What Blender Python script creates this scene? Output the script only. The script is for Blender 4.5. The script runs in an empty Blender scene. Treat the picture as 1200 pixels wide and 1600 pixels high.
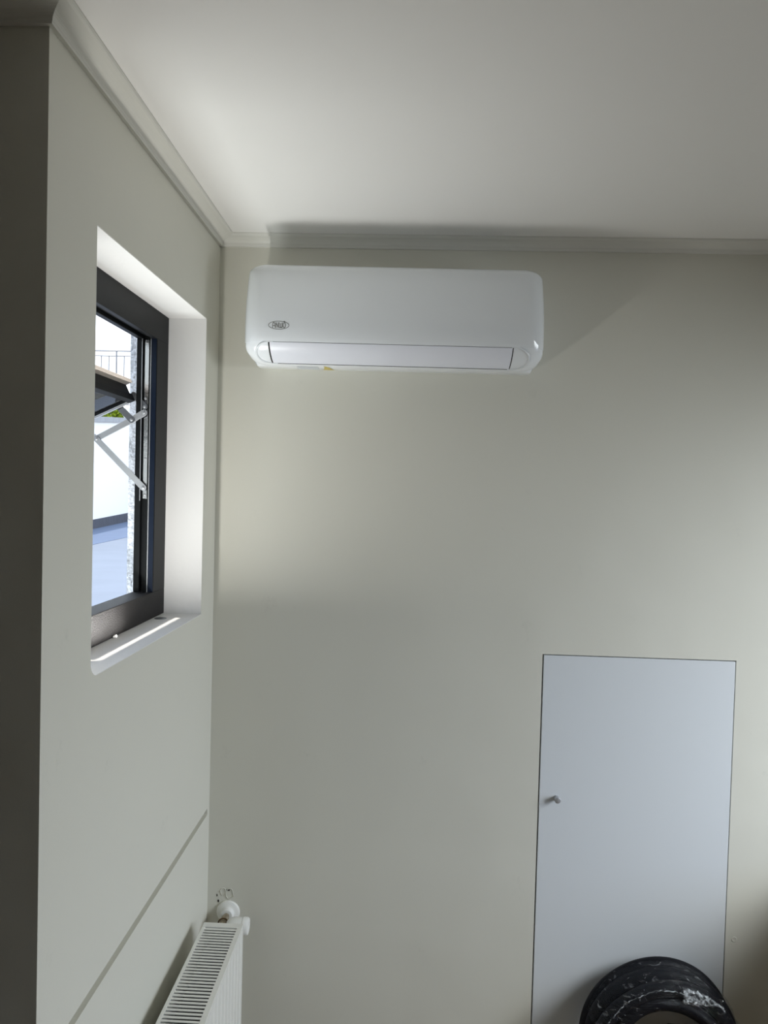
import bpy, bmesh, math, random
from mathutils import Vector, Matrix, noise
random.seed(7)
S = bpy.context.scene
COL = S.collection
EYE = 1.75                                   # height of the lens above the floor

# ------------------------------------------------------------------ camera
cam_d = bpy.data.cameras.new('camera'); cam = bpy.data.objects.new('camera', cam_d); COL.objects.link(cam)
cam_d.sensor_fit = 'VERTICAL'; cam_d.sensor_height = 24.0
cam_d.lens = 24.0 * 1123.7433 / 1600.0
cam_d.clip_start = 0.02; cam_d.clip_end = 200
_r = Vector((0.99896, 0.03731, 0.0264)); _u = Vector((-0.0274, 0.02661, 0.99927)); _f = Vector((-0.03658, 0.99895, -0.0276))
cam.matrix_world = Matrix(((_r.x, _u.x, -_f.x, 0.5748), (_r.y, _u.y, -_f.y, -2.1), (_r.z, _u.z, -_f.z, EYE), (0, 0, 0, 1)))
S.camera = cam

# ------------------------------------------------------------------ view and exposure
S.view_settings.view_transform = 'Standard'; S.view_settings.look = 'None'
S.view_settings.gamma = 1.0; S.view_settings.use_curve_mapping = False
S.view_settings.exposure = 0.07
S.cycles.use_denoising = True
S.cycles.max_bounces = 10; S.cycles.diffuse_bounces = 7; S.cycles.transparent_max_bounces = 16
S.cycles.sample_clamp_indirect = 6.0
S.cycles.caustics_reflective = False; S.cycles.caustics_refractive = False

# ------------------------------------------------------------------ world: hazy bright sky above, dull ground below
W = bpy.data.worlds.new('sky'); S.world = W; W.use_nodes = True
nt = W.node_tree; nt.nodes.clear()
tc = nt.nodes.new('ShaderNodeTexCoord'); sp = nt.nodes.new('ShaderNodeSeparateXYZ')
nt.links.new(tc.outputs['Generated'], sp.inputs[0])
cr = nt.nodes.new('ShaderNodeValToRGB'); nt.links.new(sp.outputs['Z'], cr.inputs[0])
e = cr.color_ramp.elements
SKY = 1.0
e[0].position = 0.0; e[0].color = (0.10, 0.085, 0.065, 1)
e[1].position = 1.0; e[1].color = (0.62, 0.78, 1.0, 1)
x = e.new(0.015); x.color = (0.92, 0.95, 1.0, 1)
x = e.new(0.35); x.color = (0.80, 0.90, 1.0, 1)
bg = nt.nodes.new('ShaderNodeBackground'); bg.inputs['Strength'].default_value = 2.5
nt.links.new(cr.outputs[0], bg.inputs[0])
wo = nt.nodes.new('ShaderNodeOutputWorld'); nt.links.new(bg.outputs[0], wo.inputs[0])

# ------------------------------------------------------------------ lamps
sun_d = bpy.data.lights.new('sun', 'SUN'); sun = bpy.data.objects.new('sun', sun_d); COL.objects.link(sun)
sun_d.energy = 4.0; sun_d.angle = math.radians(0.6); sun_d.color = (1.0, 0.93, 0.82)
sun.rotation_euler = Vector((-0.185, -0.07, 1.0)).to_track_quat('Z', 'Y').to_euler()
sun.location = (-2, -1, 6)

def area(name, loc, aim, sx, sy, power, col, portal=False, spread=180):
    d = bpy.data.lights.new(name, 'AREA'); o = bpy.data.objects.new(name, d); COL.objects.link(o)
    d.shape = 'RECTANGLE'; d.size = sx; d.size_y = sy; d.energy = power; d.color = col; d.spread = math.radians(spread)
    o.location = loc; o.rotation_euler = (-Vector(aim)).to_track_quat('Z', 'Y').to_euler()
    if portal: d.cycles.is_portal = True
    return o
RX = 3.0                                      # right wall
RW = (-1.95, -0.35, 0.80, 2.10)               # window in the right wall: y0, y1, z0, z1
area('window_daylight', (RX + .02, (RW[0]+RW[1])/2, (RW[2]+RW[3])/2), (-1, .5, -1.0), RW[3]-RW[2]-.3, RW[1]-RW[0]-.1, 44, (.90, .96, 1), spread=132)
area('window_portal', (-.19, -.47, 1.80), (1, 0, 0), .75, .66, 1, (1,1,1), True)
# sunlight thrown back up by the sunlit strip of white sill
area('sill_bounce', (-.0475, -.56, EYE-.3530), (0.0, 0.0, 1), .017, .28, 3.8, (1.0, .99, .95)).rotation_euler = (math.pi, 0, 0)

# daylight thrown up through the open window by the sunlit roof deck
area('deck_bounce', (-.50, -.52, EYE-.80), (.50, .02, .85), .5, .5, 10.5, (.95, 1.0, .98))

# ------------------------------------------------------------------ materials
def mat(name, col, rough=.5, metal=0., bump=0., bscale=60., var=0., vscale=3., spec=.5, coat=0., detail=4., trans=0.):
    m = bpy.data.materials.new(name); m.use_nodes = True
    n = m.node_tree; b = n.nodes['Principled BSDF']
    b.inputs['Base Color'].default_value = (*col, 1); b.inputs['Roughness'].default_value = rough
    b.inputs['Metallic'].default_value = metal; b.inputs['Specular IOR Level'].default_value = spec
    b.inputs['Coat Weight'].default_value = coat; b.inputs['Coat Roughness'].default_value = .04
    b.inputs['Transmission Weight'].default_value = trans
    t = n.nodes.new('ShaderNodeTexCoord')
    if var:
        no = n.nodes.new('ShaderNodeTexNoise'); no.inputs['Scale'].default_value = vscale; no.inputs['Detail'].default_value = detail
        n.links.new(t.outputs['Object'], no.inputs[0])
        r = n.nodes.new('ShaderNodeValToRGB'); n.links.new(no.outputs[0], r.inputs[0])
        r.color_ramp.elements[0].position = .3; r.color_ramp.elements[1].position = .7
        r.color_ramp.elements[0].color = (*[c*(1-var) for c in col], 1); r.color_ramp.elements[1].color = (*[min(1, c*(1+var)) for c in col], 1)
        n.links.new(r.outputs[0], b.inputs['Base Color'])
    if bump:
        no = n.nodes.new('ShaderNodeTexNoise'); no.inputs['Scale'].default_value = bscale; no.inputs['Detail'].default_value = 5
        n.links.new(t.outputs['Object'], no.inputs[0])
        bm = n.nodes.new('ShaderNodeBump'); bm.inputs['Strength'].default_value = bump; bm.inputs['Distance'].default_value = .01
        n.links.new(no.outputs[0], bm.inputs['Height']); n.links.new(bm.outputs[0], b.inputs['Normal'])
    return m

def wall_mat(name, col, stains=True):
    """cream paint: large soft unevenness, roller texture, a few faint scuffs"""
    m = mat(name, col, .55, spec=.3)
    n = m.node_tree; b = n.nodes['Principled BSDF']; t = n.nodes['Texture Coordinate'] if 'Texture Coordinate' in n.nodes else n.nodes.new('ShaderNodeTexCoord')
    a = n.nodes.new('ShaderNodeTexNoise'); a.inputs['Scale'].default_value = 2.2; a.inputs['Detail'].default_value = 2
    c = n.nodes.new('ShaderNodeTexNoise'); c.inputs['Scale'].default_value = 350; c.inputs['Detail'].default_value = 2
    n.links.new(t.outputs['Object'], a.inputs[0]); n.links.new(t.outputs['Object'], c.inputs[0])
    b1 = n.nodes.new('ShaderNodeBump'); b1.inputs['Strength'].default_value = .35; b1.inputs['Distance'].default_value = .03
    b2 = n.nodes.new('ShaderNodeBump'); b2.inputs['Strength'].default_value = .06; b2.inputs['Distance'].default_value = .002
    n.links.new(a.outputs[0], b1.inputs['Height']); n.links.new(c.outputs[0], b2.inputs['Height'])
    n.links.new(b1.outputs[0], b2.inputs['Normal']); n.links.new(b2.outputs[0], b.inputs['Normal'])
    if stains:
        s = n.nodes.new('ShaderNodeTexNoise'); s.inputs['Scale'].default_value = 9; s.inputs['Detail'].default_value = 8; s.inputs['Roughness'].default_value = .75
        n.links.new(t.outputs['Object'], s.inputs[0])
        r = n.nodes.new('ShaderNodeValToRGB'); n.links.new(s.outputs[0], r.inputs[0])
        r.color_ramp.elements[0].position = .62; r.color_ramp.elements[0].color = (*col, 1)
        r.color_ramp.elements[1].position = .80; r.color_ramp.elements[1].color = (*[k*.86 for k in col], 1)
        n.links.new(r.outputs[0], b.inputs['Base Color'])
    return m

M = {}
M['wall'] = wall_mat('cream_wall_paint', (.665, .655, .585))
M['trim'] = mat('cornice_paint', (.68, .675, .63), .5, bump=.05, bscale=30)
M['ceil'] = mat('ceiling_paint', (.84, .83, .81), .6, bump=.12, bscale=5)
M['reveal'] = mat('reveal_paint', (.77, .765, .755), .55, bump=.1, bscale=40)
M['cab'] = mat('pale_grey_shade_cabinet', (.5, .5, .49), .5)
M['dim'] = mat('brown_rear_wall_paint', (.20, .19, .16), .7)
M['floor'] = mat('oak_floor', (.24, .18, .12), .4, var=.2, vscale=8)
M['door'] = mat('grey_white_door', (.67, .70, .73), .42, spec=.35)
M['gap'] = mat('dark_gap', (.012, .011, .01), .8)
M['alu'] = mat('black_aluminium', (.007, .008, .009), .45, bump=.05, bscale=400, spec=.14)
M['aludusty'] = mat('dusty_black_aluminium', (.012, .011, .011), .40, spec=.12, bump=.6, bscale=500, var=.5, vscale=400)
M['alunavy'] = mat('navy_gasket', (.006, .011, .024), .4, spec=.15)
M['chrome'] = mat('bright_steel', (.72, .72, .74), .22, 1., bump=.08, bscale=60)
M['steel'] = mat('brushed_steel', (.46, .47, .49), .42, .6, bump=.1, bscale=90)
M['darksteel'] = mat('darkened_steel', (.20, .21, .23), .4, .7)
M['ac'] = mat('glossy_white_plastic', (.80, .83, .86), .16, spec=.5)
M['acpanel'] = mat('panel_white_plastic', (.78, .81, .84), .07, spec=.6, coat=.3)
M['flap'] = mat('satin_flap_plastic', (.77, .79, .86), .3)
M['flange'] = mat('sunlit_pale_flange', (.88, .78, .70), .6)  # pale colour paints the sunlight on the lip of the dark sash
M['logo'] = mat('grey_print', (.20, .20, .19), .4)
M['sticker'] = mat('pale_sticker', (.60, .64, .68), .4)
M['yellow'] = mat('yellow_print', (.62, .50, .10), .4)
M['rad'] = mat('radiator_enamel', (.76, .755, .71), .3, spec=.5)
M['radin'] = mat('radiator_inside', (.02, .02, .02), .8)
M['plastic'] = mat('white_plastic', (.80, .80, .77), .35)
M['rawpipe'] = mat('dull_brass', (.42, .36, .27), .35, .8, var=.35, vscale=90)
M['rust'] = mat('rusty_ring', (.14, .085, .04), .6, .5)
M['foam'] = mat('black_foam_insulation', (.0045, .0045, .007), .5, spec=.14, bump=.3, bscale=40)
M['brass'] = mat('brass', (.80, .50, .22), .25, 1.)
M['render'] = mat('pale_rough_render', (.60, .64, .72), .9, bump=1., bscale=90, var=.3, vscale=160, detail=8)
M['deck'] = mat('blue_roof_membrane', (.155, .178, .225), .85, var=.05, vscale=2)
M['deck2'] = mat('deeper_blue_deck', (.088, .122, .20), .85, var=.04, vscale=2)
M['skirt'] = mat('grey_flashing', (.05, .055, .075), .8, var=.2, vscale=6)
M['outwall'] = mat('white_outside_wall', (.86, .86, .85), .8)
M['coping'] = mat('grey_coping', (.33, .34, .36), .8, var=.1, vscale=6)
M['rail'] = mat('grey_railing_paint', (.26, .26, .28), .5)
M['leaf'] = mat('yellow_green_leaves', (.26, .34, .02), .6, var=.5, vscale=12)
M['bark'] = mat('bark', (.12, .08, .05), .9)
M['crumb'] = mat('plaster_crumb', (.5, .49, .47), .8, bump=.5)

g = bpy.data.materials.new('window_glass'); g.use_nodes = True; M['glass'] = g
n = g.node_tree; n.nodes.clear()
o_ = n.nodes.new('ShaderNodeOutputMaterial'); mx = n.nodes.new('ShaderNodeMixShader'); tr = n.nodes.new('ShaderNodeBsdfTransparent'); gl = n.nodes.new('ShaderNodeBsdfGlossy')
fr = n.nodes.new('ShaderNodeFresnel'); fr.inputs[0].default_value = 1.5
tr.inputs[0].default_value = (.60, .64, .72, 1); gl.inputs['Roughness'].default_value = .03
n.links.new(fr.outputs[0], mx.inputs[0]); n.links.new(tr.outputs[0], mx.inputs[1]); n.links.new(gl.outputs[0], mx.inputs[2]); n.links.new(mx.outputs[0], o_.inputs[0])

g = bpy.data.materials.new('clear_wrap_film'); g.use_nodes = True; M['film'] = g
n = g.node_tree; n.nodes.clear()
o_ = n.nodes.new('ShaderNodeOutputMaterial'); mx = n.nodes.new('ShaderNodeMixShader'); tr = n.nodes.new('ShaderNodeBsdfTransparent'); gl = n.nodes.new('ShaderNodeBsdfGlossy')
tc = n.nodes.new('ShaderNodeTexCoord'); no = n.nodes.new('ShaderNodeTexNoise'); no.inputs['Scale'].default_value = 60; no.inputs['Detail'].default_value = 3
bu = n.nodes.new('ShaderNodeBump'); bu.inputs['Strength'].default_value = 1.; bu.inputs['Distance'].default_value = .02
mp = n.nodes.new('ShaderNodeMapping'); mp.inputs['Scale'].default_value = (.5, 1, 1.6); mp.inputs['Rotation'].default_value = (0, -.7, 0)
n.links.new(tc.outputs['Object'], mp.inputs[0]); n.links.new(mp.outputs[0], no.inputs[0]); n.links.new(no.outputs[0], bu.inputs['Height']); n.links.new(bu.outputs[0], gl.inputs['Normal'])
gl.inputs['Roughness'].default_value = .07; gl.inputs['Color'].default_value = (.9, .92, .95, 1); tr.inputs[0].default_value = (.93, .94, .95, 1)
rp_ = n.nodes.new('ShaderNodeValToRGB'); rp_.color_ramp.elements[0].position = .60; rp_.color_ramp.elements[0].color = (.02, .02, .02, 1)
rp_.color_ramp.elements[1].position = .72; rp_.color_ramp.elements[1].color = (.30, .30, .30, 1)
n2 = n.nodes.new('ShaderNodeTexNoise'); n2.inputs['Scale'].default_value = 30; n2.inputs['Detail'].default_value = 4; n2.inputs['Distortion'].default_value = 1.5
mp2 = n.nodes.new('ShaderNodeMapping'); mp2.inputs['Scale'].default_value = (.45, 1, 1.8); mp2.inputs['Rotation'].default_value = (0, -.75, 0)
n.links.new(tc.outputs['Object'], mp2.inputs[0]); n.links.new(mp2.outputs[0], n2.inputs[0]); n.links.new(n2.outputs[0], rp_.inputs[0]); n.links.new(rp_.outputs[0], mx.inputs[0])
n.links.new(tr.outputs[0], mx.inputs[1]); n.links.new(gl.outputs[0], mx.inputs[2]); n.links.new(mx.outputs[0], o_.inputs[0])

g = bpy.data.materials.new('bunched_wrap_film'); g.use_nodes = True; M['filmwhite'] = g
n = g.node_tree; b_ = n.nodes['Principled BSDF']; b_.inputs['Base Color'].default_value = (.55, .58, .60, 1); b_.inputs['Roughness'].default_value = .15
tc = n.nodes.new('ShaderNodeTexCoord'); no = n.nodes.new('ShaderNodeTexNoise'); no.inputs['Scale'].default_value = 85; no.inputs['Detail'].default_value = 4
rp_ = n.nodes.new('ShaderNodeValToRGB'); rp_.color_ramp.elements[0].position = .42; rp_.color_ramp.elements[0].color = (.03, .03, .03, 1); rp_.color_ramp.elements[1].position = .66; rp_.color_ramp.elements[1].color = (.75, .75, .75, 1)
n.links.new(tc.outputs['Object'], no.inputs[0]); n.links.new(no.outputs[0], rp_.inputs[0]); n.links.new(rp_.outputs[0], b_.inputs['Alpha'])

# ------------------------------------------------------------------ helpers
def V(x, y, z): return Vector((x, y, z + EYE))          # z measured from the lens height
def obj(name, bm, m, parent=None, smooth=False, bev=0., seg=2):
    bmesh.ops.recalc_face_normals(bm, faces=bm.faces)
    me = bpy.data.meshes.new(name); bm.to_mesh(me); bm.free()
    if smooth:
        for p in me.polygons: p.use_smooth = True
    o = bpy.data.objects.new(name, me); COL.objects.link(o)
    ms = m if isinstance(m, (list, tuple)) else [m]
    for k in ms: me.materials.append(M[k])
    if parent: o.parent = parent
    if bev:
        b = o.modifiers.new('bevel', 'BEVEL'); b.width = bev; b.segments = seg; b.limit_method = 'ANGLE'; b.angle_limit = math.radians(35)
        b.harden_normals = False
    return o
def tag(o, label=None, cat=None, group=None, kind=None):
    if label: o['label'] = label
    if cat: o['category'] = cat
    if group: o['group'] = group
    if kind: o['kind'] = kind
    return o
def empty(name, loc):
    o = bpy.data.objects.new(name, None); COL.objects.link(o); o.location = loc; o.empty_display_size = .05
    return o
def local(o, root):                                       # keeps world coordinates of a mesh when parenting
    o.parent = root; o.matrix_parent_inverse = Matrix.Translation(-root.location)
    return o
def box(bm, x0, x1, y0, y1, z0, z1, mi=0):
    """z from lens height"""
    vs = [bm.verts.new(V(x, y, z)) for z in (z0, z1) for (x, y) in ((x0, y0), (x1, y0), (x1, y1), (x0, y1))]
    for f in ((0,3,2,1), (4,5,6,7), (0,1,5,4), (1,2,6,5), (2,3,7,6), (3,0,4,7)):
        bm.faces.new([vs[i] for i in f]).material_index = mi
def prism(bm, pts, axis, a, b, mi=0):
    """pts 2D outline (u,v) extruded along axis ('x': u=y,v=z; 'y': u=x,v=z; 'z': u=x,v=y) between a and b"""
    def P(u, v, w):
        return V(w, u, v) if axis == 'x' else V(u, w, v) if axis == 'y' else V(u, v, w)
    A = [bm.verts.new(P(u, v, a)) for u, v in pts]; B = [bm.verts.new(P(u, v, b)) for u, v in pts]
    k = len(pts)
    bm.faces.new(A).material_index = mi; bm.faces.new(B[::-1]).material_index = mi
    for i in range(k):
        bm.faces.new((A[i], B[i], B[(i+1) % k], A[(i+1) % k])).material_index = mi
def tube(bm, path, r, n=12, closed=False, caps=True, mi=0, flat=None):
    """tube of radius r (number or list) along world-space path; flat=(normal, ratio) squashes along a normal"""
    k = len(path); rings = []; up = None
    for i, p in enumerate(path):
        a = path[(i-1) % k] if (closed or i > 0) else p
        b = path[(i+1) % k] if (closed or i < k-1) else p
        t = (b - a).normalized()
        if up is None: up = Vector((0, 0, 1)) if abs(t.z) < .9 else Vector((1, 0, 0))
        s = t.cross(up).normalized(); up = s.cross(t).normalized()
        rr = r[i] if isinstance(r, (list, tuple)) else r
        rings.append([bm.verts.new(p + rr*(math.cos(2*math.pi*j/n)*s + math.sin(2*math.pi*j/n)*up)) for j in range(n)])
    for i in range(k if closed else k-1):
        A, B = rings[i], rings[(i+1) % k]
        for j in range(n):
            bm.faces.new((A[j], A[(j+1) % n], B[(j+1) % n], B[j])).material_index = mi
    if caps and not closed:
        bm.faces.new(rings[0][::-1]).material_index = mi; bm.faces.new(rings[-1]).material_index = mi
def lathe(bm, prof, origin, axis, n=32, mi=0):
    """prof: (distance along axis, radius)"""
    ax = Vector(axis).normalized(); s = ax.cross(Vector((0, 0, 1)) if abs(ax.z) < .9 else Vector((1, 0, 0))).normalized(); t = ax.cross(s)
    rings = [[bm.verts.new(origin + ax*d + max(r, 1e-5)*(math.cos(2*math.pi*j/n)*s + math.sin(2*math.pi*j/n)*t)) for j in range(n)] for d, r in prof]
    for A, B in zip(rings, rings[1:]):
        for j in range(n): bm.faces.new((A[j], A[(j+1) % n], B[(j+1) % n], B[j])).material_index = mi
    bm.faces.new(rings[0][::-1]).material_index = mi; bm.faces.new(rings[-1]).material_index = mi
def bar(bm, p, q, w0, w1, y, th, round_=True, mi=0):
    """flat link in a plane y=const from p to q (x,z), half widths w0,w1, rounded ends"""
    p = Vector(p); q = Vector(q); d = (q-p).normalized(); n_ = Vector((-d.y, d.x)); pts = []
    for c, w, a0 in ((q, w1, -90), (p, w0, 90)):
        for k in range(9):
            a = math.radians(a0 + k*22.5)
            pts.append(tuple(c + w*(math.cos(a)*d + math.sin(a)*n_)))
    prism(bm, pts, 'y', y - th/2, y + th/2, mi)

FL, CE = -EYE, .729
WT, WB, WY0, WY1 = .4655, -.355, -.8173, -.1237          # window opening in the left wall
YO = -.9944                                              # outer corner of the left wall
FX = -.105                                               # face of the window frame
OX = -.200                                               # outside face of the wall
# ================================================================== SETTING
bm = bmesh.new(); box(bm, -.17, RX+.2, YO, .2, FL-.1, FL); box(bm, -1.6, RX+.2, -4.8, YO, FL-.1, FL); tag(obj('floor', bm, 'floor'), kind='structure')
bm = bmesh.new(); box(bm, -.17, RX+.2, YO, .2, CE, CE+.1); box(bm, -1.6, RX+.2, -4.8, YO, CE, CE+.1); tag(obj('ceiling', bm, 'ceil'), kind='structure')

# back wall with the recess behind the little door
DX0, DX1, DZ1, DZ0 = .9715, 1.5270, -.4595, -1.72
bm = bmesh.new()
box(bm, -.2, DX0, 0, .16, FL, CE); box(bm, DX1, RX+.2, 0, .16, FL, CE); box(bm, DX0, DX1, 0, .16, DZ1, CE); box(bm, DX0, DX1, 0, .16, FL, DZ0)
tag(obj('wall_back', bm, 'wall'), kind='structure')
bm = bmesh.new(); box(bm, DX0-.001, DX1+.001, .05, .16, DZ0, DZ1+.001)
tag(obj('trim_3', bm, 'gap'), 'dark cavity behind the small wall door', kind='structure')

# left wall: inner skin around the window, a horizontal groove under it, rough outer skin
GZ0, GZ1, GD = -.9655, -.9465, .014
bm = bmesh.new()
for (y0, y1, z0, z1) in ((YO, WY0, GZ1, CE), (WY1, 0, GZ1, CE), (WY0, WY1, WT, CE), (WY0, WY1, GZ1, WB)):
    box(bm, -.17, 0, y0, y1, z0, z1)
box(bm, -.17, -GD, YO+.05, -.022, GZ0, GZ1); box(bm, -.17, 0, YO, YO+.05, GZ0, GZ1); box(bm, -.17, 0, -.022, 0, GZ0, GZ1)
box(bm, -.17, 0, YO, 0, FL, GZ0)
# rounded lower near corner of the opening
r_ = .030; pts = [(WY0, WB)] + [(WY0 + r_ - r_*math.cos(math.radians(a)), WB + r_ - r_*math.sin(math.radians(a))) for a in range(0, 91, 15)]
prism(bm, pts, 'x', -.05, 0)
# return of the wall towards the left, facing the camera
box(bm, -1.6, -.17, YO, YO+.12, FL, CE)
bmesh.ops.remove_doubles(bm, verts=bm.verts, dist=1e-6)
tag(obj('wall_left', bm, 'wall'), kind='structure')
# painted reveal lining (lighter paint than the wall)
bm = bmesh.new(); t = .0015
box(bm, -.17, -.0005, WY0, WY1, WT-t, WT); box(bm, -.17, -.0005, WY1-t, WY1, WB, WT); box(bm, -.17, -.0005, WY0, WY1, WB, WB+t); box(bm, -.17, -.0005, WY0, WY0+t, WB+r_, WT)
tag(obj('trim_4', bm, 'reveal'), 'off-white painted lining of the window reveal and sill', kind='structure')
bm = bmesh.new()
for (y0, y1, z0, z1) in ((YO+.12, WY0+.03, FL-.4, CE+.5), (-.1535, 1.0, FL-.4, CE+.5), (WY0+.03, -.1535, .52, CE+.5), (WY0+.03, -.1535, FL-.4, -.33)):
    box(bm, OX, -.1705, y0, y1, z0, z1)
bmesh.ops.subdivide_edges(bm, edges=bm.edges, cuts=6, use_grid_fill=True)
tag(obj('wall_outside', bm, 'render'), kind='structure')

# room behind the camera
bm = bmesh.new(); box(bm, -1.6, RX+.2, -4.8, -4.65, FL, CE); tag(obj('wall_front', bm, 'dim'), kind='structure')
bm = bmesh.new(); box(bm, -1.6, -1.45, -4.65, YO, FL, CE); tag(obj('wall_far_left', bm, 'dim'), kind='structure')
bm = bmesh.new()
y0, y1, z0, z1 = RW[0], RW[1], RW[2]-EYE, RW[3]-EYE
box(bm, RX, RX+.15, -4.65, y0, FL, CE); box(bm, RX, RX+.15, y1, 0, FL, CE); box(bm, RX, RX+.15, y0, y1, FL, z0); box(bm, RX, RX+.15, y0, y1, z1, CE)
tag(obj('wall_right', bm, 'wall'), kind='structure')
w2 = tag(empty('window_2', V(RX+.08, (y0+y1)/2, z0)), kind='structure')
bm = bmesh.new()
for (a, b, c, d) in ((y0, y1, z0, z0+.05), (y0, y1, z1-.05, z1), (y0, y0+.05, z0+.05, z1-.05), (y1-.05, y1, z0+.05, z1-.05), ((y0+y1)/2-.025, (y0+y1)/2+.025, z0+.05, z1-.05)):
    box(bm, RX+.05, RX+.11, a, b, c, d)
local(obj('window_frame', bm, 'alu', bev=.002), w2)
bm = bmesh.new(); box(bm, RX+.078, RX+.082, y0+.04, y1-.04, z0+.04, z1-.04); local(obj('pane', bm, 'glass'), w2)

# cornice: swept profile on back wall, left wall and its return
def cornice_profile():
    z = .702
    p = [(0, z), (.0075, z), (.0085, z+.0035), (.0095, z+.005)]
    for k in range(1, 9):
        a = math.radians(90*k/8); p.append((.0095 + .029*(1-math.cos(a)), z+.005 + .0145*math.sin(a)))
    p += [(.0415, z+.0195), (.0455, z+.0215), (.0475, z+.0245), (.0475, CE), (0, CE)]
    return p
cp = cornice_profile()
bm = bmesh.new()
prism(bm, [(-u, v) for u, v in cp], 'x', .0, RX)
tag(obj('trim_1', bm, 'trim'), 'painted cornice between back wall and ceiling', kind='structure')
bm = bmesh.new()
rings = []
for (px, py, sx, sy) in ((0, 0, 1, -1), (0, YO, 1, -1), (-1.45, YO, 0, -1)):
    rings.append([bm.verts.new(V(px + u*sx, py + u*sy, v)) for u, v in cp])
for A, B in zip(rings, rings[1:]):
    for j in range(len(cp)): bm.faces.new((A[j], A[(j+1) % len(cp)], B[(j+1) % len(cp)], B[j]))
bm.faces.new(rings[0]); bm.faces.new(rings[-1][::-1])
tag(obj('trim_2', bm, 'trim'), 'painted cornice along the left wall and its return', kind='structure')

# ================================================================== small door in the back wall
dr = tag(empty('door_1', V((DX0+DX1)/2, 0, DZ0)), 'pale grey flush service door with a small round knob in the back wall', kind='structure')
bm = bmesh.new(); box(bm, DX0+.0035, DX1-.003, -.001, .020, DZ0+.003, DZ1-.0028)
local(obj('door_panel', bm, 'door', bev=.0008, seg=1), dr)
bm = bmesh.new()
lathe(bm, [(0, .0068), (.002, .0072), (.006, .0068), (.017, .0086), (.0205, .0088), (.0215, .0082)], V(1.0244, -.001, -.8800), (0, -1, 0), 28, 0)
kn = obj('door_knob', bm, 'steel', smooth=True, bev=.0004, seg=1); local(kn, dr)
bm = bmesh.new(); lathe(bm, [(0, .0080), (.0006, .0076)], V(1.0244, -.0226, -.8800), (0, -1, 0), 28)
kf = obj('knob_face', bm, 'alu'); kf.parent = kn; kf.matrix_parent_inverse = Matrix.Translation(-dr.location); kf['label'] = 'dark end face'

# ================================================================== air conditioner
prof = []
ctrl = [(0, .603), (-.060, .6045), (-.120, .6050), (-.148, .6030), (-.167, .5960), (-.179, .5830), (-.1865, .5600), (-.1915, .5200), (-.1935, .4700), (-.1925, .4300), (-.1890, .4060), (-.1840, .3915), (-.1760, .3770), (-.1640, .3640), (-.1480, .3530), (-.1300, .3455), (-.110, .3412), (-.080, .3400), (-.040, .3435), (-.012, .3485), (0, .3510)]
def cr_(p0, p1, p2, p3, t):
    return tuple(.5*((2*b) + (c-a)*t + (2*a-5*b+4*c-d)*t*t + (-a+3*b-3*c+d)*t**3) for a, b, c, d in zip(p0, p1, p2, p3))
for i in range(len(ctrl)-1):
    p0 = ctrl[max(0, i-1)]; p3 = ctrl[min(len(ctrl)-1, i+2)]
    for k in range(6): prof.append(cr_(p0, ctrl[i], ctrl[i+1], p3, k/6))
prof.append(ctrl[-1])
NP = len(prof)-1
AX0, AX1 = .1140, .9180
def P2(s):
    f = max(0, min(NP-1e-6, s*NP)); i = int(f); f -= i
    return (prof[i][0]*(1-f)+prof[i+1][0]*f, prof[i][1]*(1-f)+prof[i+1][1]*f)
TILT = -.0065; XC = (AX0+AX1)/2
def ac_raw(s, x):
    y, z = P2(s); e = min(x-AX0, AX1-x); RXX = .050
    cy = max(y, -.193+.052); cz = min(max(z, .340+.044), .605-.024)
    q = 0 if e >= RXX else 1-math.sqrt(max(0, 1-(1-e/RXX)**2))
    y2 = y+(cy-y)*q; z2 = z+(cz-z)*q
    if y > -.141: y2 = y
    k = 0.
    if z > .42: k += .026*((z-.42)/.18)**2                    # the case narrows a little towards the top
    w = min(1, max(0, (s*20-15.7)/.6)); k += .060*w*w*(3-2*w)   # tray under the outlet is narrower
    if w > 0: z2 = z2*(1-w)+z*w if e < RXX else z2
    return (XC+(x-XC)*(1-k), y2, z2)
def ac_pt(s, x, off=0.):
    p = Vector(ac_raw(s, x))
    if off:
        h = .004
        a = Vector(ac_raw(s-h, x)); b = Vector(ac_raw(s+h, x)); c = Vector(ac_raw(s, max(AX0+1e-4, x-.002))); d = Vector(ac_raw(s, min(AX1-1e-4, x+.002)))
        nn = (d-c).cross(b-a)
        nn = nn.normalized() if nn.length > 1e-9 else Vector((0, -1, 0))
        if nn.dot(Vector((0, p.y+.10, p.z-.47))) < 0: nn = -nn
        p = p + nn*off
    return (p.x, p.y, p.z + TILT*(p.x-XC))
def s_at(i): return i/(len(ctrl)-1)              # parameter of control point i
def xs_full():
    r = []
    for k in range(19): r.append(AX0 + .050*(1-math.cos(math.radians(90*k/18))) + 1e-5)
    for k in range(1, 40): r.append(AX0+.050 + (AX1-AX0-.1)*k/40)
    for k in range(18, -1, -1): r.append(AX1 - .050*(1-math.cos(math.radians(90*k/18))) - 1e-5)
    return r
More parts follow.
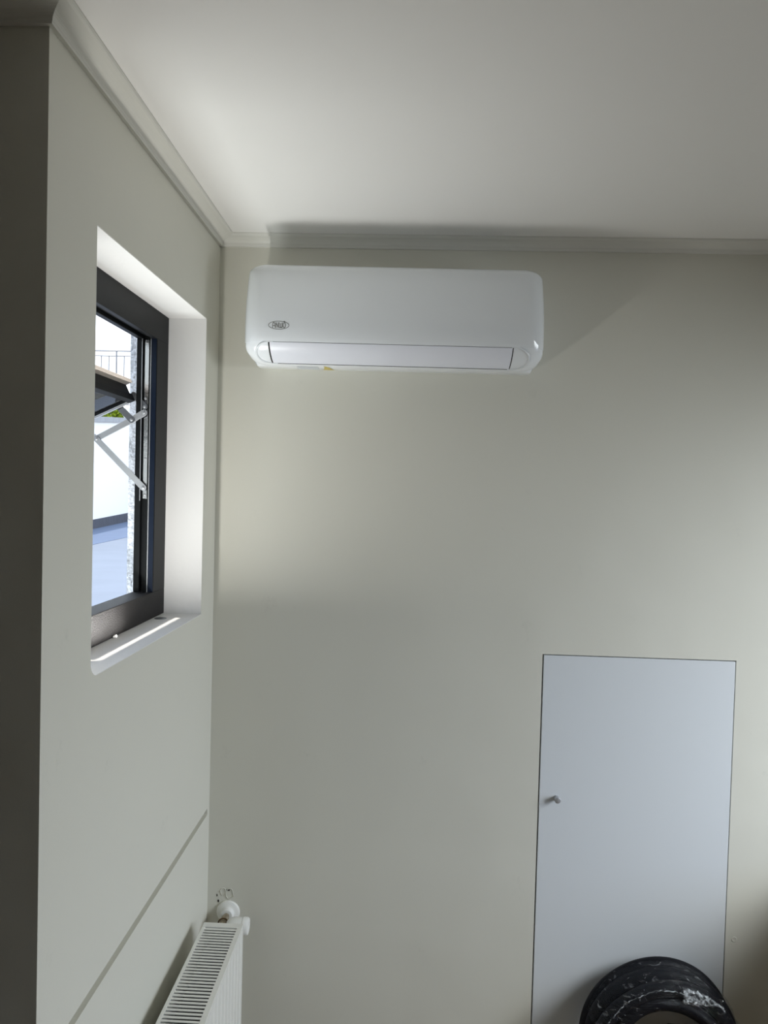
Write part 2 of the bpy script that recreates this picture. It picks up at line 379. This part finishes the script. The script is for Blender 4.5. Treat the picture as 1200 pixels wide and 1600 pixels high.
def patch(bm, sa, sb, ns, xfun, nx, off, skirt=0., mi=0):
    """grid on the housing between profile parameters; xfun(t,v)->x; skirt folds the border back to give thickness"""
    G = [[bm.verts.new(V(*ac_pt(sa+(sb-sa)*i/ns, xfun(i/ns, j/nx), off))) for j in range(nx+1)] for i in range(ns+1)]
    for i in range(ns):
        for j in range(nx): bm.faces.new((G[i][j], G[i][j+1], G[i+1][j+1], G[i+1][j])).material_index = mi
    if skirt:
        B = [(0, j) for j in range(nx+1)] + [(i, nx) for i in range(1, ns+1)] + [(ns, j) for j in range(nx-1, -1, -1)] + [(i, 0) for i in range(ns-1, 0, -1)]
        L = [bm.verts.new(V(*ac_pt(sa+(sb-sa)*i/ns, xfun(i/ns, j/nx), off-skirt))) for i, j in B]
        for k in range(len(B)):
            a = G[B[k][0]][B[k][1]]; b = G[B[(k+1) % len(B)][0]][B[(k+1) % len(B)][1]]
            bm.faces.new((a, b, L[(k+1) % len(B)], L[k])).material_index = mi
ac = tag(empty('air_conditioner', V(XC, 0, .35)), 'white wall-mounted split air conditioner high on the back wall below the cornice', 'air conditioner')
bm = bmesh.new(); XS = xs_full()
rows = [[bm.verts.new(V(*ac_pt(i/NP, x))) for x in XS] for i in range(NP+1)]
for i in range(NP):
    for j in range(len(XS)-1): bm.faces.new((rows[i][j], rows[i][j+1], rows[i+1][j+1], rows[i+1][j]))
bm.faces.new([rows[i][0] for i in range(NP+1)]); bm.faces.new([rows[i][-1] for i in range(NP, -1, -1)])
bm.faces.new(rows[0] + rows[-1][::-1])
o = obj('housing', bm, 'ac', smooth=True, bev=0); local(o, ac)
sp_ = o.modifiers.new('edges', 'EDGE_SPLIT'); sp_.split_angle = math.radians(50)
# front panel shell over the housing, with a rolled rim around the ends of the outlet
SF0, SF1 = s_at(11), s_at(15)                        # flap top and bottom
FXL = (.1873, .1890); FXR = (.8325, .8300)           # flap left and right x at its top and bottom
bm = bmesh.new()
def xf(t, v):
    return XS[int(round(v*(len(XS)-1)))]
patch(bm, s_at(3.2), SF0-.0015, 60, lambda t, v: min(max(xf(t, v), AX0+.0015), AX1-.0015), len(XS)-1, .0016, .003)
for sgn, fx in ((-1, .1970), (1, .8300)):
    path = []
    for k in range(25):
        t = k/24; a = math.pi*t
        s = SF0 - .002 + (SF1 + .012 - SF0)*(1-math.cos(a))/2
        x = fx + sgn*.0005 + sgn*(.050*math.sin(a)**.8) + sgn*(-.004*t)
        path.append(V(*ac_pt(s, x, .0006)))
    tube(bm, path, [.0029*(1 if 2 < k < 20 else .55) for k in range(25)], 8)
fp = obj('front_panel', bm, 'acpanel', smooth=True); local(fp, ac)
m_ = fp.modifiers.new('edges', 'EDGE_SPLIT'); m_.split_angle = math.radians(50)
# dark outlet seen as a seam around the flap, then the flap
bm = bmesh.new()
patch(bm, SF0-.001, SF1+.016, 12, lambda t, v: (FXL[0]-.0045+(FXL[1]-FXL[0])*t)*(1-v)+(FXR[0]+.0028+(FXR[1]-FXR[0])*t)*v, 20, .0006)
local(obj('air_outlet', bm, 'gap', smooth=True), ac)['label'] = 'dark seam of the air outlet'
bm = bmesh.new()
patch(bm, SF0+.0022, SF1-.0035, 12, lambda t, v: (FXL[0]+(FXL[1]-FXL[0])*t)*(1-v)+(FXR[0]+(FXR[1]-FXR[0])*t)*v, 20, .0026, .0028)
fl_ = obj('air_flap', bm, 'flap', smooth=True); local(fl_, ac); m_ = fl_.modifiers.new('edges', 'EDGE_SPLIT'); m_.split_angle = math.radians(40)
# faint moulded rectangle on the flap, right-hand side
# emblem: an oval ring with four thin letters
def front_y(z):
    best = min(range(20, 70), key=lambda i: abs(prof[i][1]-z)); return prof[best][0]
def stroke(bm, pts, w, cx, cz, sc):
    P_ = [Vector((cx+u*sc, front_y(cz+v*sc)-.0020, cz+v*sc)) for u, v in pts]
    for a, b in zip(P_, P_[1:]):
        d = (b-a); d.y = 0; L = d.length; d.normalize(); nn = Vector((-d.z, 0, d.x))*w/2; ex = d*w*.3
        q = [bm.verts.new(V(*(p))) for p in (a-ex-nn, b+ex-nn, b+ex+nn, a-ex+nn)]
        q2 = [bm.verts.new(V(p.x, p.y+.0012, p.z)) for p in (a-ex-nn, b+ex-nn, b+ex+nn, a-ex+nn)]
        bm.faces.new(q); bm.faces.new(q2[::-1])
        for i in range(4): bm.faces.new((q[i], q2[i], q2[(i+1) % 4], q[(i+1) % 4]))
LX, LZ = .2130, .4345
bm = bmesh.new()
ring = []
for k in range(49):
    a = 2*math.pi*k/48; ring.append((1.0*math.cos(a), .385*math.sin(a)))
stroke(bm, ring, .0011, LX, LZ, .0272)
lp = .022
def arc(cx, cz, rx, rz, a0, a1, n_=8): return [(cx+rx*math.cos(math.radians(a0+(a1-a0)*k/n_)), cz+rz*math.sin(math.radians(a0+(a1-a0)*k/n_))) for k in range(n_+1)]
lets = [[(-.60, -.18), (-.60, .06)] + arc(-.48, .06, .12, .13, 180, 0) + [(-.36, -.18)], [(-.60, -.03), (-.36, -.03)],
        [(-.26, -.18), (-.26, .19), (-.05, -.18), (-.05, .19)],
        [(.05, .19), (.05, -.08)] + arc(.125, -.08, .075, .10, 180, 360) + [(.20, .12)] + [(.20, -.08)] + arc(.275, -.08, .075, .10, 180, 360) + [(.35, .19)],
        arc(.54, 0, .12, .18, 0, 360, 16), [(.46, .26), (.54, .30), (.62, .26)]]
for L in lets: stroke(bm, [(u, v*1.3) for u, v in L], .0016, LX, LZ, .0272)
local(obj('logo_badge', bm, 'logo'), ac)['label'] = 'oval grey maker emblem'
# stickers on the lower lip
bm = bmesh.new(); patch(bm, s_at(16.2), s_at(17.6), 3, lambda t, v: .232+.062*v, 4, .0006); local(obj('sticker', bm, 'sticker'), ac)['label'] = 'pale grey specification sticker'
bm = bmesh.new(); patch(bm, s_at(16.0), s_at(17.8), 4, lambda t, v: (.302+.016*(1-t)) + v*(.008+.030*t), 4, .0007); local(obj('sticker', bm, 'yellow'), ac)['label'] = 'yellow warning triangle sticker'

# ================================================================== window in the left wall
wn = tag(empty('window_1', V(FX, (WY0+WY1)/2, WB)), 'black aluminium window swung open outwards in the left wall', kind='structure')
JY, NY, HZ, BZ = -.212, -.729, .389, -.283           # inner edges of the frame face
bm = bmesh.new()
def fr_box(x0, x1, y0, y1, z0, z1, mi=0): box(bm, x0, x1, y0, y1, z0, z1, mi)
for (x0, x1, iy, iz) in ((-.120, FX, 0, 0), (-.1440, -.120, .010, .010), (-.1600, -.1440, 0, 0)):
    mi = 0
    fr_box(x0, x1, WY0+.001, WY1-.001, HZ+iz, WT-.0015, mi)
    fr_box(x0, x1, WY0+.001, NY-iy, BZ-iz, HZ+iz, mi)
    fr_box(x0, x1, JY+iy, WY1-.001, BZ-iz, HZ+iz, mi)
fo = obj('window_frame', bm, 'alu', bev=.0012); local(fo, wn)
bm = bmesh.new()
fr_box(-.1600, FX, WY0+.001, WY1-.001, WB+.002, BZ)
local(obj('bottom_rail', bm, 'aludusty', bev=.0015), wn)['label'] = 'dusty bottom rail of the frame'
bm = bmesh.new(); box(bm, -.1195, FX-.002, JY-.0006, JY, BZ, HZ); local(obj('gasket', bm, 'alunavy'), wn)
bm = bmesh.new(); box(bm, -.1225, -.1208, JY-.0012, JY+.004, BZ, HZ); box(bm, -.1458, -.1443, JY-.0015, JY+.004, -.04, HZ)
local(obj('bead', bm, 'steel'), wn)['label'] = 'thin bright metal edge'
# friction stay
TX0, TX1, TY = -.1412, -.1295, -.2028
bm = bmesh.new(); box(bm, TX0, TX1, TY-.001, TY, -.034, .388)
tk = obj('stay_track', bm, 'chrome', bev=.0005); local(tk, wn)
def screw(x, z, y, r=.0036):
    bm = bmesh.new(); lathe(bm, [(0, r), (.001, r), (.0018, r*.7)], V(x, y, z), (0, -1, 0), 16)
    o = obj('screw', bm, 'steel', smooth=True, bev=.0002); local(o, wn); return o
for x_, z_ in ((-.1359, .3807), (-.1376, .2323), (-.1357, .0731), (-.1357, -.0240)): screw(x_, z_, TY-.001)
Y1 = -.2085
def link(name, segs, m='steel', label=None):
    bm = bmesh.new()
    for s in segs: bar(bm, *s)
    o = obj(name, bm, m, bev=.0003, seg=1); local(o, wn)
    if label: o['label'] = label
    return o
link('stay_arm', [((-.1381, .2100), (-.1680, .2420), .0085, .0070, Y1, .0022)], 'darksteel', 'dark short link at the sash pivot')
link('stay_arm', [((-.1378, .1934), (-.1702, .1740), .0085, .0085, Y1-.003, .0022), ((-.1702, .1740), (-.2642, .1230), .0080, .0075, Y1-.0015, .0022)])
link('stay_arm', [((-.1702, .1740), (-.2052, .2080), .0085, .0080, Y1-.0045, .0022), ((-.2052, .2080), (-.2150, .2460), .0080, .0075, Y1-.0045, .0022)], 'darksteel', 'bent dark link')
link('stay_arm', [((-.2700, .1265), (-.1361, -.0051), .0075, .0080, Y1-.004, .0022)])
for x_, z_, yy in ((-.1381, .2095, Y1), (-.1378, .1934, Y1-.004), (-.1702, .1740, Y1-.0058), (-.2642, .1215, Y1-.005), (-.1361, -.0051, Y1-.005)): screw(x_, z_, yy-.001, .0042)
# sash, hinged at the top and swung out; u runs outwards along it, n is its outer normal
HX, HZ0 = -.1600, .2240
u_ = Vector((-.906, -.423)); n_ = Vector((-.423, .906))
def SP(u, n): q = Vector((HX, HZ0)) + u_*u + n_*n; return (q.x, q.y)
sa = -.720; sb = -.2165
SL = .640
def sbox(bm, u0, u1, n0, n1, y0, y1, mi=0): prism(bm, [SP(u0, n0), SP(u1, n0), SP(u1, n1), SP(u0, n1)], 'y', y0, y1, mi)
sash = empty('sash', V(HX, (sa+sb)/2, HZ0)); local(sash, wn)
def sl(o):
    o.parent = sash; o.matrix_parent_inverse = Matrix.Translation(-sash.location); return o
sash.location = sash.location
def sash_child(o):
    o.parent = sash; o.matrix_parent_inverse = (Matrix.Translation(-V(HX, (sa+sb)/2, HZ0))); return o
bm = bmesh.new()
for u0, u1, w0, w1 in ((0, .016, .002, .014), (SL-.016, SL, SL-.014, SL-.002)):
    sbox(bm, u0, u1, 0, .020, sa, sb)
    sbox(bm, w0, w1, .020, .046, sa+.010, sb-.010)
for y0, y1 in ((sa, sa+.024), (sb-.024, sb)):
    sbox(bm, .016, SL-.016, 0, .020, y0, y1); sbox(bm, .016, SL-.016, .020, .040, y0+.006, y1-.006); sbox(bm, .018, SL-.018, .040, .056, y0, y1)
sbox(bm, .018, .078, .046, .054, sa+.024, sb-.024)
sash_child(obj('sash_frame', bm, 'alu', bev=.0012))
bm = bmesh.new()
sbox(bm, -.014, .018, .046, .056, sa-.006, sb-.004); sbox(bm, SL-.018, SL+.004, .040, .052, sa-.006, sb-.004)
sash_child(obj('weather_flange', bm, 'flange', bev=.001))['label'] = 'outer flange with sunlight painted into its pale colour'
bm = bmesh.new(); sbox(bm, .012, SL-.012, .005, .010, sa+.02, sb-.02); sash_child(obj('pane', bm, 'glass'))
bm = bmesh.new(); sbox(bm, .016, SL-.016, -.0012, 0, sb-.014, sb-.002); sbox(bm, .016, SL-.016, -.0012, 0, sb-.024, sb-.020)
sash_child(obj('glazing_bead', bm, 'steel'))['label'] = 'pale bead along the sash edge'
# blanking disc and plaster crumb on the sill
bm = bmesh.new(); lathe(bm, [(0, .0160), (.0012, .0156), (.0016, .0135)], V(-.0850, -.2080, WB+.0015), (0, 0, 1), 28)
dc = obj('hole_cover', bm, 'darksteel', smooth=True); tag(dc, 'small dark metal disc set in the window sill near the far corner', 'cover')
bm = bmesh.new(); bmesh.ops.create_icosphere(bm, subdivisions=2, radius=.0048, matrix=Matrix.Translation(V(-.0985, -.4700, WB+.0050)))
for v in bm.verts: v.co += Vector((random.uniform(-1, 1), random.uniform(-1, 1), random.uniform(-1, 1)))*.0008
tag(obj('plaster_crumb', bm, 'crumb'), 'tiny white plaster crumb on the sill against the black window frame', 'crumb')

# ================================================================== radiator under the window
RZ = -1.195; RX0, RX1 = .0390, .1480; RY1, RY0 = -.1720, -1.25; RB = -1.63
ra = tag(empty('radiator', V((RX0+RX1)/2, (RY0+RY1)/2, RB)), 'white steel panel radiator with a slotted top along the left wall', 'radiator')
bm = bmesh.new()
box(bm, RX0, RX1, RY1-.019, RY1, RZ-.010, RZ)                       # plain end strip of the top
box(bm, RX0, RX0+.0085, RY0, RY1-.019, RZ-.010, RZ-.0006)
box(bm, RX1-.0135, RX1, RY0, RY1-.019, RZ-.010, RZ-.0006)
y = RY1-.0245
while y > RY0:
    box(bm, RX0+.0085, RX1-.0135, y-.0060, y, RZ-.0030, RZ-.0006); y -= .0117
local(obj('top_grille', bm, 'rad', bev=.0006, seg=2), ra)
bm = bmesh.new(); box(bm, RX0, RX0+.003, RY0, RY1-.004, RB, RZ-.010); local(obj('rear_panel', bm, 'rad'), ra)
bm = bmesh.new()
pts = [(RX1-.004, RY1-.002)]; yy = RY1-.002
outer = [(RX1, yy)]; yy -= .018
while yy > RY0+.02:
    outer += [(RX1, yy), (RX1-.0035, yy-.004), (RX1-.0035, yy-.0075), (RX1, yy-.0115)]; yy -= .0333
outer += [(RX1, RY0)]
prism(bm, outer + [(RX1-.008, RY0), (RX1-.008, RY1-.002)], 'z', RB, RZ-.0100)
local(obj('front_panel', bm, 'rad'), ra)
for a, b in ((RY1-.003, RY1), (RY0, RY0+.003)):
    bm = bmesh.new(); box(bm, RX0+.001, RX1-.001, a, b, RB, RZ-.0095); local(obj('side_panel', bm, 'rad', bev=.0008), ra)
bm = bmesh.new()
yy = RY1-.02
outer = []
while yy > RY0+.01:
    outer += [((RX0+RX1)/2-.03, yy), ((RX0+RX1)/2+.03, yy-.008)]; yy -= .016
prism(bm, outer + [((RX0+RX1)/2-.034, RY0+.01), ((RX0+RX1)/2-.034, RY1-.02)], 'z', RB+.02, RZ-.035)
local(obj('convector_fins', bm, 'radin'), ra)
# feed pipe, wall rosette, valve and thermostat head
bm = bmesh.new()
FP = V(.0640, 0, -1.2655)
lathe(bm, [(0, .0345), (.003, .0350), (.006, .0335), (.009, .0270), (.011, .0200), (.020, .0190), (.024, .0170), (.024, .0110)], FP, (0, -1, 0), 40)
local(obj('wall_rosette', bm, 'plastic', smooth=True, bev=.0004), ra)
bm = bmesh.new()
tube(bm, [FP + Vector((0, -.005, 0)), FP + Vector((0, -.050, .001)), FP + Vector((.0, -.075, .0))], .0085, 20)
lathe(bm, [(0, .0135), (.012, .0135), (.013, .011)], FP + Vector((0, -.040, 0)), (0, -1, 0), 6)
local(obj('feed_pipe', bm, 'rawpipe', smooth=False, bev=.0008), ra)
bm = bmesh.new(); tube(bm, [FP + Vector((.0145*math.cos(a*math.pi/12), -.060, .0145*math.sin(a*math.pi/12))) for a in range(24)], .0020, 8, closed=True)
local(obj('ring_nut', bm, 'rust', smooth=True), ra)['label'] = 'rusty brown ring on the valve'
bm = bmesh.new()
lathe(bm, [(0, .0130), (.040, .0130), (.042, .012)], FP + Vector((0, -.058, -.001)), (0, -1, 0), 8)
tube(bm, [FP + Vector((0, -.075, -.001)), FP + Vector((.030, -.075, -.001))], .0105, 16)
tube(bm, [FP + Vector((0, -.090, -.004)), FP + Vector((0, -.105, -.012))], .0115, 16)
local(obj('valve_body', bm, 'rawpipe', bev=.0006), ra)
bm = bmesh.new()
TH = FP + Vector((.016, -.078, .006))
lathe(bm, [(0, .0130), (.004, .0175), (.012, .0215), (.030, .0235), (.044, .0238), (.0445, .0225), (.0465, .0225), (.047, .0245), (.058, .0240), (.0620, .0215), (.0630, .0120), (.0615, .0100), (.0615, .0040)], TH, (1, 0, 0), 36)
th = obj('thermostat_head', bm, 'plastic', smooth=True); local(th, ra); m_ = th.modifiers.new('edges', 'EDGE_SPLIT'); m_.split_angle = math.radians(40)

# broken plaster and little holes above the rosette
bm = bmesh.new()
for (cx, cz, r, n_k) in ((.047, -1.205, .0090, 14), (.066, -1.212, .0120, 14)):
    path = []
    for k in range(n_k):
        a = 2*math.pi*k/n_k; rr = r*random.uniform(.85, 1.15)
        path.append(V(cx+rr*math.cos(a), -.0008, cz+1.25*rr*math.sin(a)))
    tube(bm, path, .0011, 6, closed=True)
tag(obj('plaster_patch', bm, 'wall', smooth=True), 'chipped ring of plaster filler on the back wall just above the radiator pipe', 'filler')
bm = bmesh.new()
for (cx, cz, a, b) in ((.0585, -1.2010, .0020, .0028), (.0640, -1.2005, .0024, .0030), (.0285, -1.2175, .0015, .0040), (.0330, -1.2350, .0026, .0042)):
    prism(bm, [(cx+a*math.cos(t*math.pi/4), cz+b*math.sin(t*math.pi/4)) for t in range(8)], 'y', -.0009, .0003)
tag(obj('drill_hole', bm, 'gap'), 'cluster of tiny dark drill holes above the pipe rosette', 'hole', kind='stuff')
bm = bmesh.new(); lathe(bm, [(0, .0085), (.0007, .0080), (.0009, .0060), (.0004, .0045)], V(1.552, 0, -1.2767), (0, -1, 0), 24)
tag(obj('wall_plug', bm, 'wall', smooth=True), 'small painted-over wall plug right of the service door', 'wall plug')

# ================================================================== coil of insulated pipe on the floor
cx, cz, R0 = 1.3180, -EYE+.2185, .2185
co = tag(empty('pipe_coil', V(cx, -.13, -EYE)), 'black insulated pipe coil wrapped in clear film standing on the floor against the service door', 'pipe coil')
def wob(p, s, k): return Vector(noise.noise_vector(p*k))*s
LEAN = .10
def cpt(a, R, yo):
    x = cx + R*math.cos(a); z = cz + R*math.sin(a)
    return V(x, -.115 + yo + (z-cz)*LEAN, z)
def ring_path(R, yo, n_=96, a0=0, a1=2*math.pi, w=.004):
    out = []
    for k in range(n_):
        a = a0+(a1-a0)*k/n_
        p = cpt(a, R + w*math.sin(3*a+R*90), yo + w*math.cos(2*a+yo*200)); out.append(p)
    return out
for R, yo, rr in ((.1975, .052, .0205), (.1955, .010, .0215), (.1900, -.034, .0200), (.1580, .036, .0190), (.1540, -.004, .0195), (.1545, -.044, .0180)):
    bm = bmesh.new(); tube(bm, ring_path(R, yo), rr, 18, closed=True); local(obj('insulated_turn', bm, 'foam', smooth=True), co)
# end of the copper pipe with a flare nut
bm = bmesh.new(); e0 = V(1.302, -.150, -1.446)
tube(bm, [V(1.375, -.140, -1.455), V(1.34, -.148, -1.449), V(1.318, -.150, -1.447)], .017, 16); local(obj('tube_end', bm, 'foam', smooth=True), co)
bm = bmesh.new(); lathe(bm, [(0, .006), (.004, .0095), (.014, .0095), (.016, .007), (.022, .007)], V(1.318, -.150, -1.447), (-1, 0, 0), 6)
local(obj('flare_nut', bm, 'brass', bev=.0005), co)['label'] = 'orange brass flare nut'
# crumpled clear wrap around the bundle
bm = bmesh.new(); NA, NB = 150, 44; G = []
A0, A1 = math.radians(-25), math.radians(158)
for i in range(NA+1):
    a = A0+(A1-A0)*i/NA; row = []
    for j in range(NB):
        b = 2*math.pi*j/NB
        base = cpt(a, .176+.046*math.cos(b), .004+.078*math.sin(b))
        nrm = Vector((math.cos(a)*math.cos(b), math.sin(b), math.sin(a)*math.cos(b)))
        q = Vector((a*5, 0, 0)) + nrm*3
        d = .0065*noise.noise(q) + .005*abs(noise.noise(Vector((base.x*22+base.z*30, base.y*45, base.z*9)))) + .0025*noise.noise(base*120)
        amp = 1.7 if a < math.radians(90) else max(.35, 1.7-(math.degrees(a)-90)*.05)
        row.append(bm.verts.new(base + nrm*(d*amp-.001)))
    G.append(row)
for i in range(NA):
    for j in range(NB): bm.faces.new((G[i][j], G[i][(j+1) % NB], G[i+1][(j+1) % NB], G[i+1][j]))
local(obj('plastic_wrap', bm, 'film', smooth=True), co)['label'] = 'crumpled clear film'

# bunched end of the film and its pale edge running round the left of the coil
bm = bmesh.new(); NU, NW = 26, 14; Q = []
for i in range(NU+1):
    row = []
    for j in range(NW+1):
        a = math.radians(82 - 32*i/NU); Rr = .2135 - (.048-.030*i/NU)*math.sin(math.pi*min(1, .25+i/NU*.9))**.5*j/NW
        p = cpt(a, Rr, -.062 - .012*math.sin(math.pi*j/NW))
        p.y -= .007*abs(noise.noise(Vector((i*.55, j*.35, 3)))) + .004*noise.noise(Vector((i*.9, j*.9, 8)))
        p += Vector((noise.noise(Vector((i*.5, j*.5, 1))), 0, noise.noise(Vector((i*.5, j*.5, 5)))))*.006
        row.append(bm.verts.new(p))
    Q.append(row)
for i in range(NU):
    for j in range(NW): bm.faces.new((Q[i][j], Q[i][j+1], Q[i+1][j+1], Q[i+1][j]))
local(obj('bunched_film', bm, 'filmwhite', smooth=False), co)['label'] = 'whitish bunched end of the clear film'
bm = bmesh.new()
tube(bm, [cpt(math.radians(70+1.4*k), (.1990 if k > 12 else .1990-.0012*(12-k))+.0015*math.sin(k*.35), -.060+.002*math.sin(k*1.7)) + Vector((0, 0, .0008*math.sin(k*2.3))) for k in range(66)], [.0009+.0006*abs(math.sin(k*1.9)) for k in range(66)], 6)
local(obj('film_edge', bm, 'filmwhite', smooth=True), co)

# low cabinet added out of view to shade the lower right wall
cb = tag(empty('added_shade_cabinet', V(2.22, -.22, FL)), 'low pale grey cabinet added unseen right of the service door to shade the back wall', 'cabinet')
bm = bmesh.new(); box(bm, 1.82, 2.62, -.42, -.02, FL+.06, -1.04); local(obj('body', bm, 'cab', bev=.004), cb)
bm = bmesh.new(); box(bm, 1.80, 2.64, -.44, -.005, -1.04, -1.02); local(obj('top', bm, 'cab', bev=.003), cb)
for a, b in ((1.825, 2.215), (2.225, 2.615)):
    bm = bmesh.new(); box(bm, a, b, -.438, -.421, FL+.08, -1.06); local(obj('door', bm, 'cab', bev=.002), cb)
for a in (1.84, 2.56):
    for b in (-.40, -.08):
        bm = bmesh.new(); box(bm, a, a+.04, b, b+.04, FL, FL+.06); local(obj('leg', bm, 'cab'), cb)

# ================================================================== outside, beyond the left window
dk = bmesh.new(); box(dk, -14, OX-.002, YO+.122, 8.4, -1.0, -.9); box(dk, -14, -1.602, -6, YO+.122, -1.0, -.9); prism(dk, [(-14, 8.4), (OX, 8.4), (OX, 26), (-14, 26)], 'z', -1.0, -.9)
tag(obj('roof_deck', dk, 'deck'), kind='structure')
bm = bmesh.new(); prism(bm, [(-4.13, 8.30), (-4.34, 10.5), (-4.9, 15.6), (-6.6, 16.2), (-5.40, 9.90), (-5.05, 8.0)], 'z', -.9, -.895)  # flat strip in a deeper blue than the rest of the deck
tag(obj('trim_5', bm, 'deck2'), 'deeper blue strip of deck in front of the white wall', kind='structure')
d = Vector((-6.419+5.833, 15.328-12.206)).normalized(); nrm = Vector((-d.y, d.x))
def wq(t, o_): p = Vector((-5.833, 12.206)) + d*t + nrm*o_; return p
def wallseg(bm, t0, t1, o0, o1, zb, zt0, zt1):
    a, b, c, e_ = wq(t0, o0), wq(t1, o0), wq(t1, o1), wq(t0, o1)
    B = [bm.verts.new(V(p.x, p.y, zb)) for p in (a, b, c, e_)]
    T = [bm.verts.new(V(p.x, p.y, z)) for p, z in ((a, zt0), (b, zt1), (c, zt1), (e_, zt0))]
    bm.faces.new(B[::-1]); bm.faces.new(T)
    for i in range(4): bm.faces.new((B[i], B[(i+1) % 4], T[(i+1) % 4], T[i]))
def zt(t): return 1.265 + .086*t
bm = bmesh.new(); wallseg(bm, -5, 5, 0, .25, -.9, zt(-5), zt(5)); tag(obj('wall_neighbour', bm, 'outwall'), kind='structure')
def slope_seg(bm, t0, t1, o0, o1, za, zb_):
    a, b, c, e_ = wq(t0, o0), wq(t1, o0), wq(t1, o1), wq(t0, o1)
    B = [bm.verts.new(V(p.x, p.y, z+za)) for p, z in ((a, zt(t0)), (b, zt(t1)), (c, zt(t1)), (e_, zt(t0)))]
    T = [bm.verts.new(V(p.x, p.y, z+zb_)) for p, z in ((a, zt(t0)), (b, zt(t1)), (c, zt(t1)), (e_, zt(t0)))]
    bm.faces.new(B[::-1]); bm.faces.new(T)
    for i in range(4): bm.faces.new((B[i], B[(i+1) % 4], T[(i+1) % 4], T[i]))
bm = bmesh.new(); slope_seg(bm, -5, 5, -.04, .29, .0, .11); tag(obj('trim_6', bm, 'coping'), 'grey coping on the white wall outside', kind='structure')
bm = bmesh.new(); wallseg(bm, -5, 5, -.03, 0, -.9, -.745, -.675); tag(obj('baseboard_outside', bm, 'skirt'), kind='structure')
# railing on the roof beyond
rl = tag(empty('roof_railing', V(-8.2, 18, 1.0)), 'grey metal roof railing seen through the window above the open sash', 'railing')
ry = 17.8
def rp(px_x, z): return px_x, z
xs = [-12.5 + .2165*k for k in range(40)]
bm = bmesh.new(); tube(bm, [V(-12.6, ry, 3.74), V(-4.0, ry, 3.74)], .020, 8); local(obj('top_rail', bm, 'rail'), rl)
bm = bmesh.new(); tube(bm, [V(-12.6, ry, 3.60), V(-4.0, ry, 3.60)], .016, 8); local(obj('lower_rail', bm, 'rail'), rl)
bm = bmesh.new(); tube(bm, [V(-12.6, ry, 2.25), V(-4.0, ry, 2.25)], .016, 8); local(obj('bottom_rail', bm, 'rail'), rl)
for k, x in enumerate(xs):
    bm = bmesh.new(); top = 3.74 if k % 5 == 2 else 3.60
    tube(bm, [V(x, ry, 1.0 if k % 5 == 2 else 2.25), V(x, ry, top)], .024 if k % 5 == 2 else .016, 6); local(obj('post' if k % 5 == 2 else 'baluster', bm, 'rail'), rl)
# white building under the railing
bm = bmesh.new(); box(bm, -14, -4, ry-.1, ry+5, -.9, 2.15); tag(obj('neighbouring_house', bm, 'outwall'), 'plain white house behind the white wall outside the window', 'building')
# shrub
sh = tag(empty('shrub', V(-7.6, 17.0, -.9)), 'yellow-green shrub above the white wall outside the window', 'shrub')
bm = bmesh.new(); rnd = random.Random(3)
for k in range(2600):
    c = Vector((rnd.gauss(0, 1), rnd.gauss(0, 1), rnd.gauss(0, 1))).normalized()*rnd.uniform(.55, 1.0)
    p = V(-7.6+c.x*.42, 17.0+c.y*.3, 1.85+c.z*.60)
    a = Vector((rnd.uniform(-1, 1), rnd.uniform(-1, 1), rnd.uniform(-1, 1))).normalized(); b = a.cross(Vector((.3, .5, .8))).normalized()
    s = rnd.uniform(.03, .06)
    bm.faces.new([bm.verts.new(p+a*s), bm.verts.new(p+b*s*.5), bm.verts.new(p-a*s), bm.verts.new(p-b*s*.5)])
local(obj('foliage', bm, 'leaf'), sh)
bm = bmesh.new()
for k in range(6): tube(bm, [V(-7.6, 17.0, -.9), V(-7.6+rnd.uniform(-.1, .1), 17.0, .8), V(-7.6+rnd.uniform(-.3, .3), 17.0+rnd.uniform(-.2, .2), 1.9)], [.03, .02, .008], 6)
local(obj('stem', bm, 'bark'), sh)
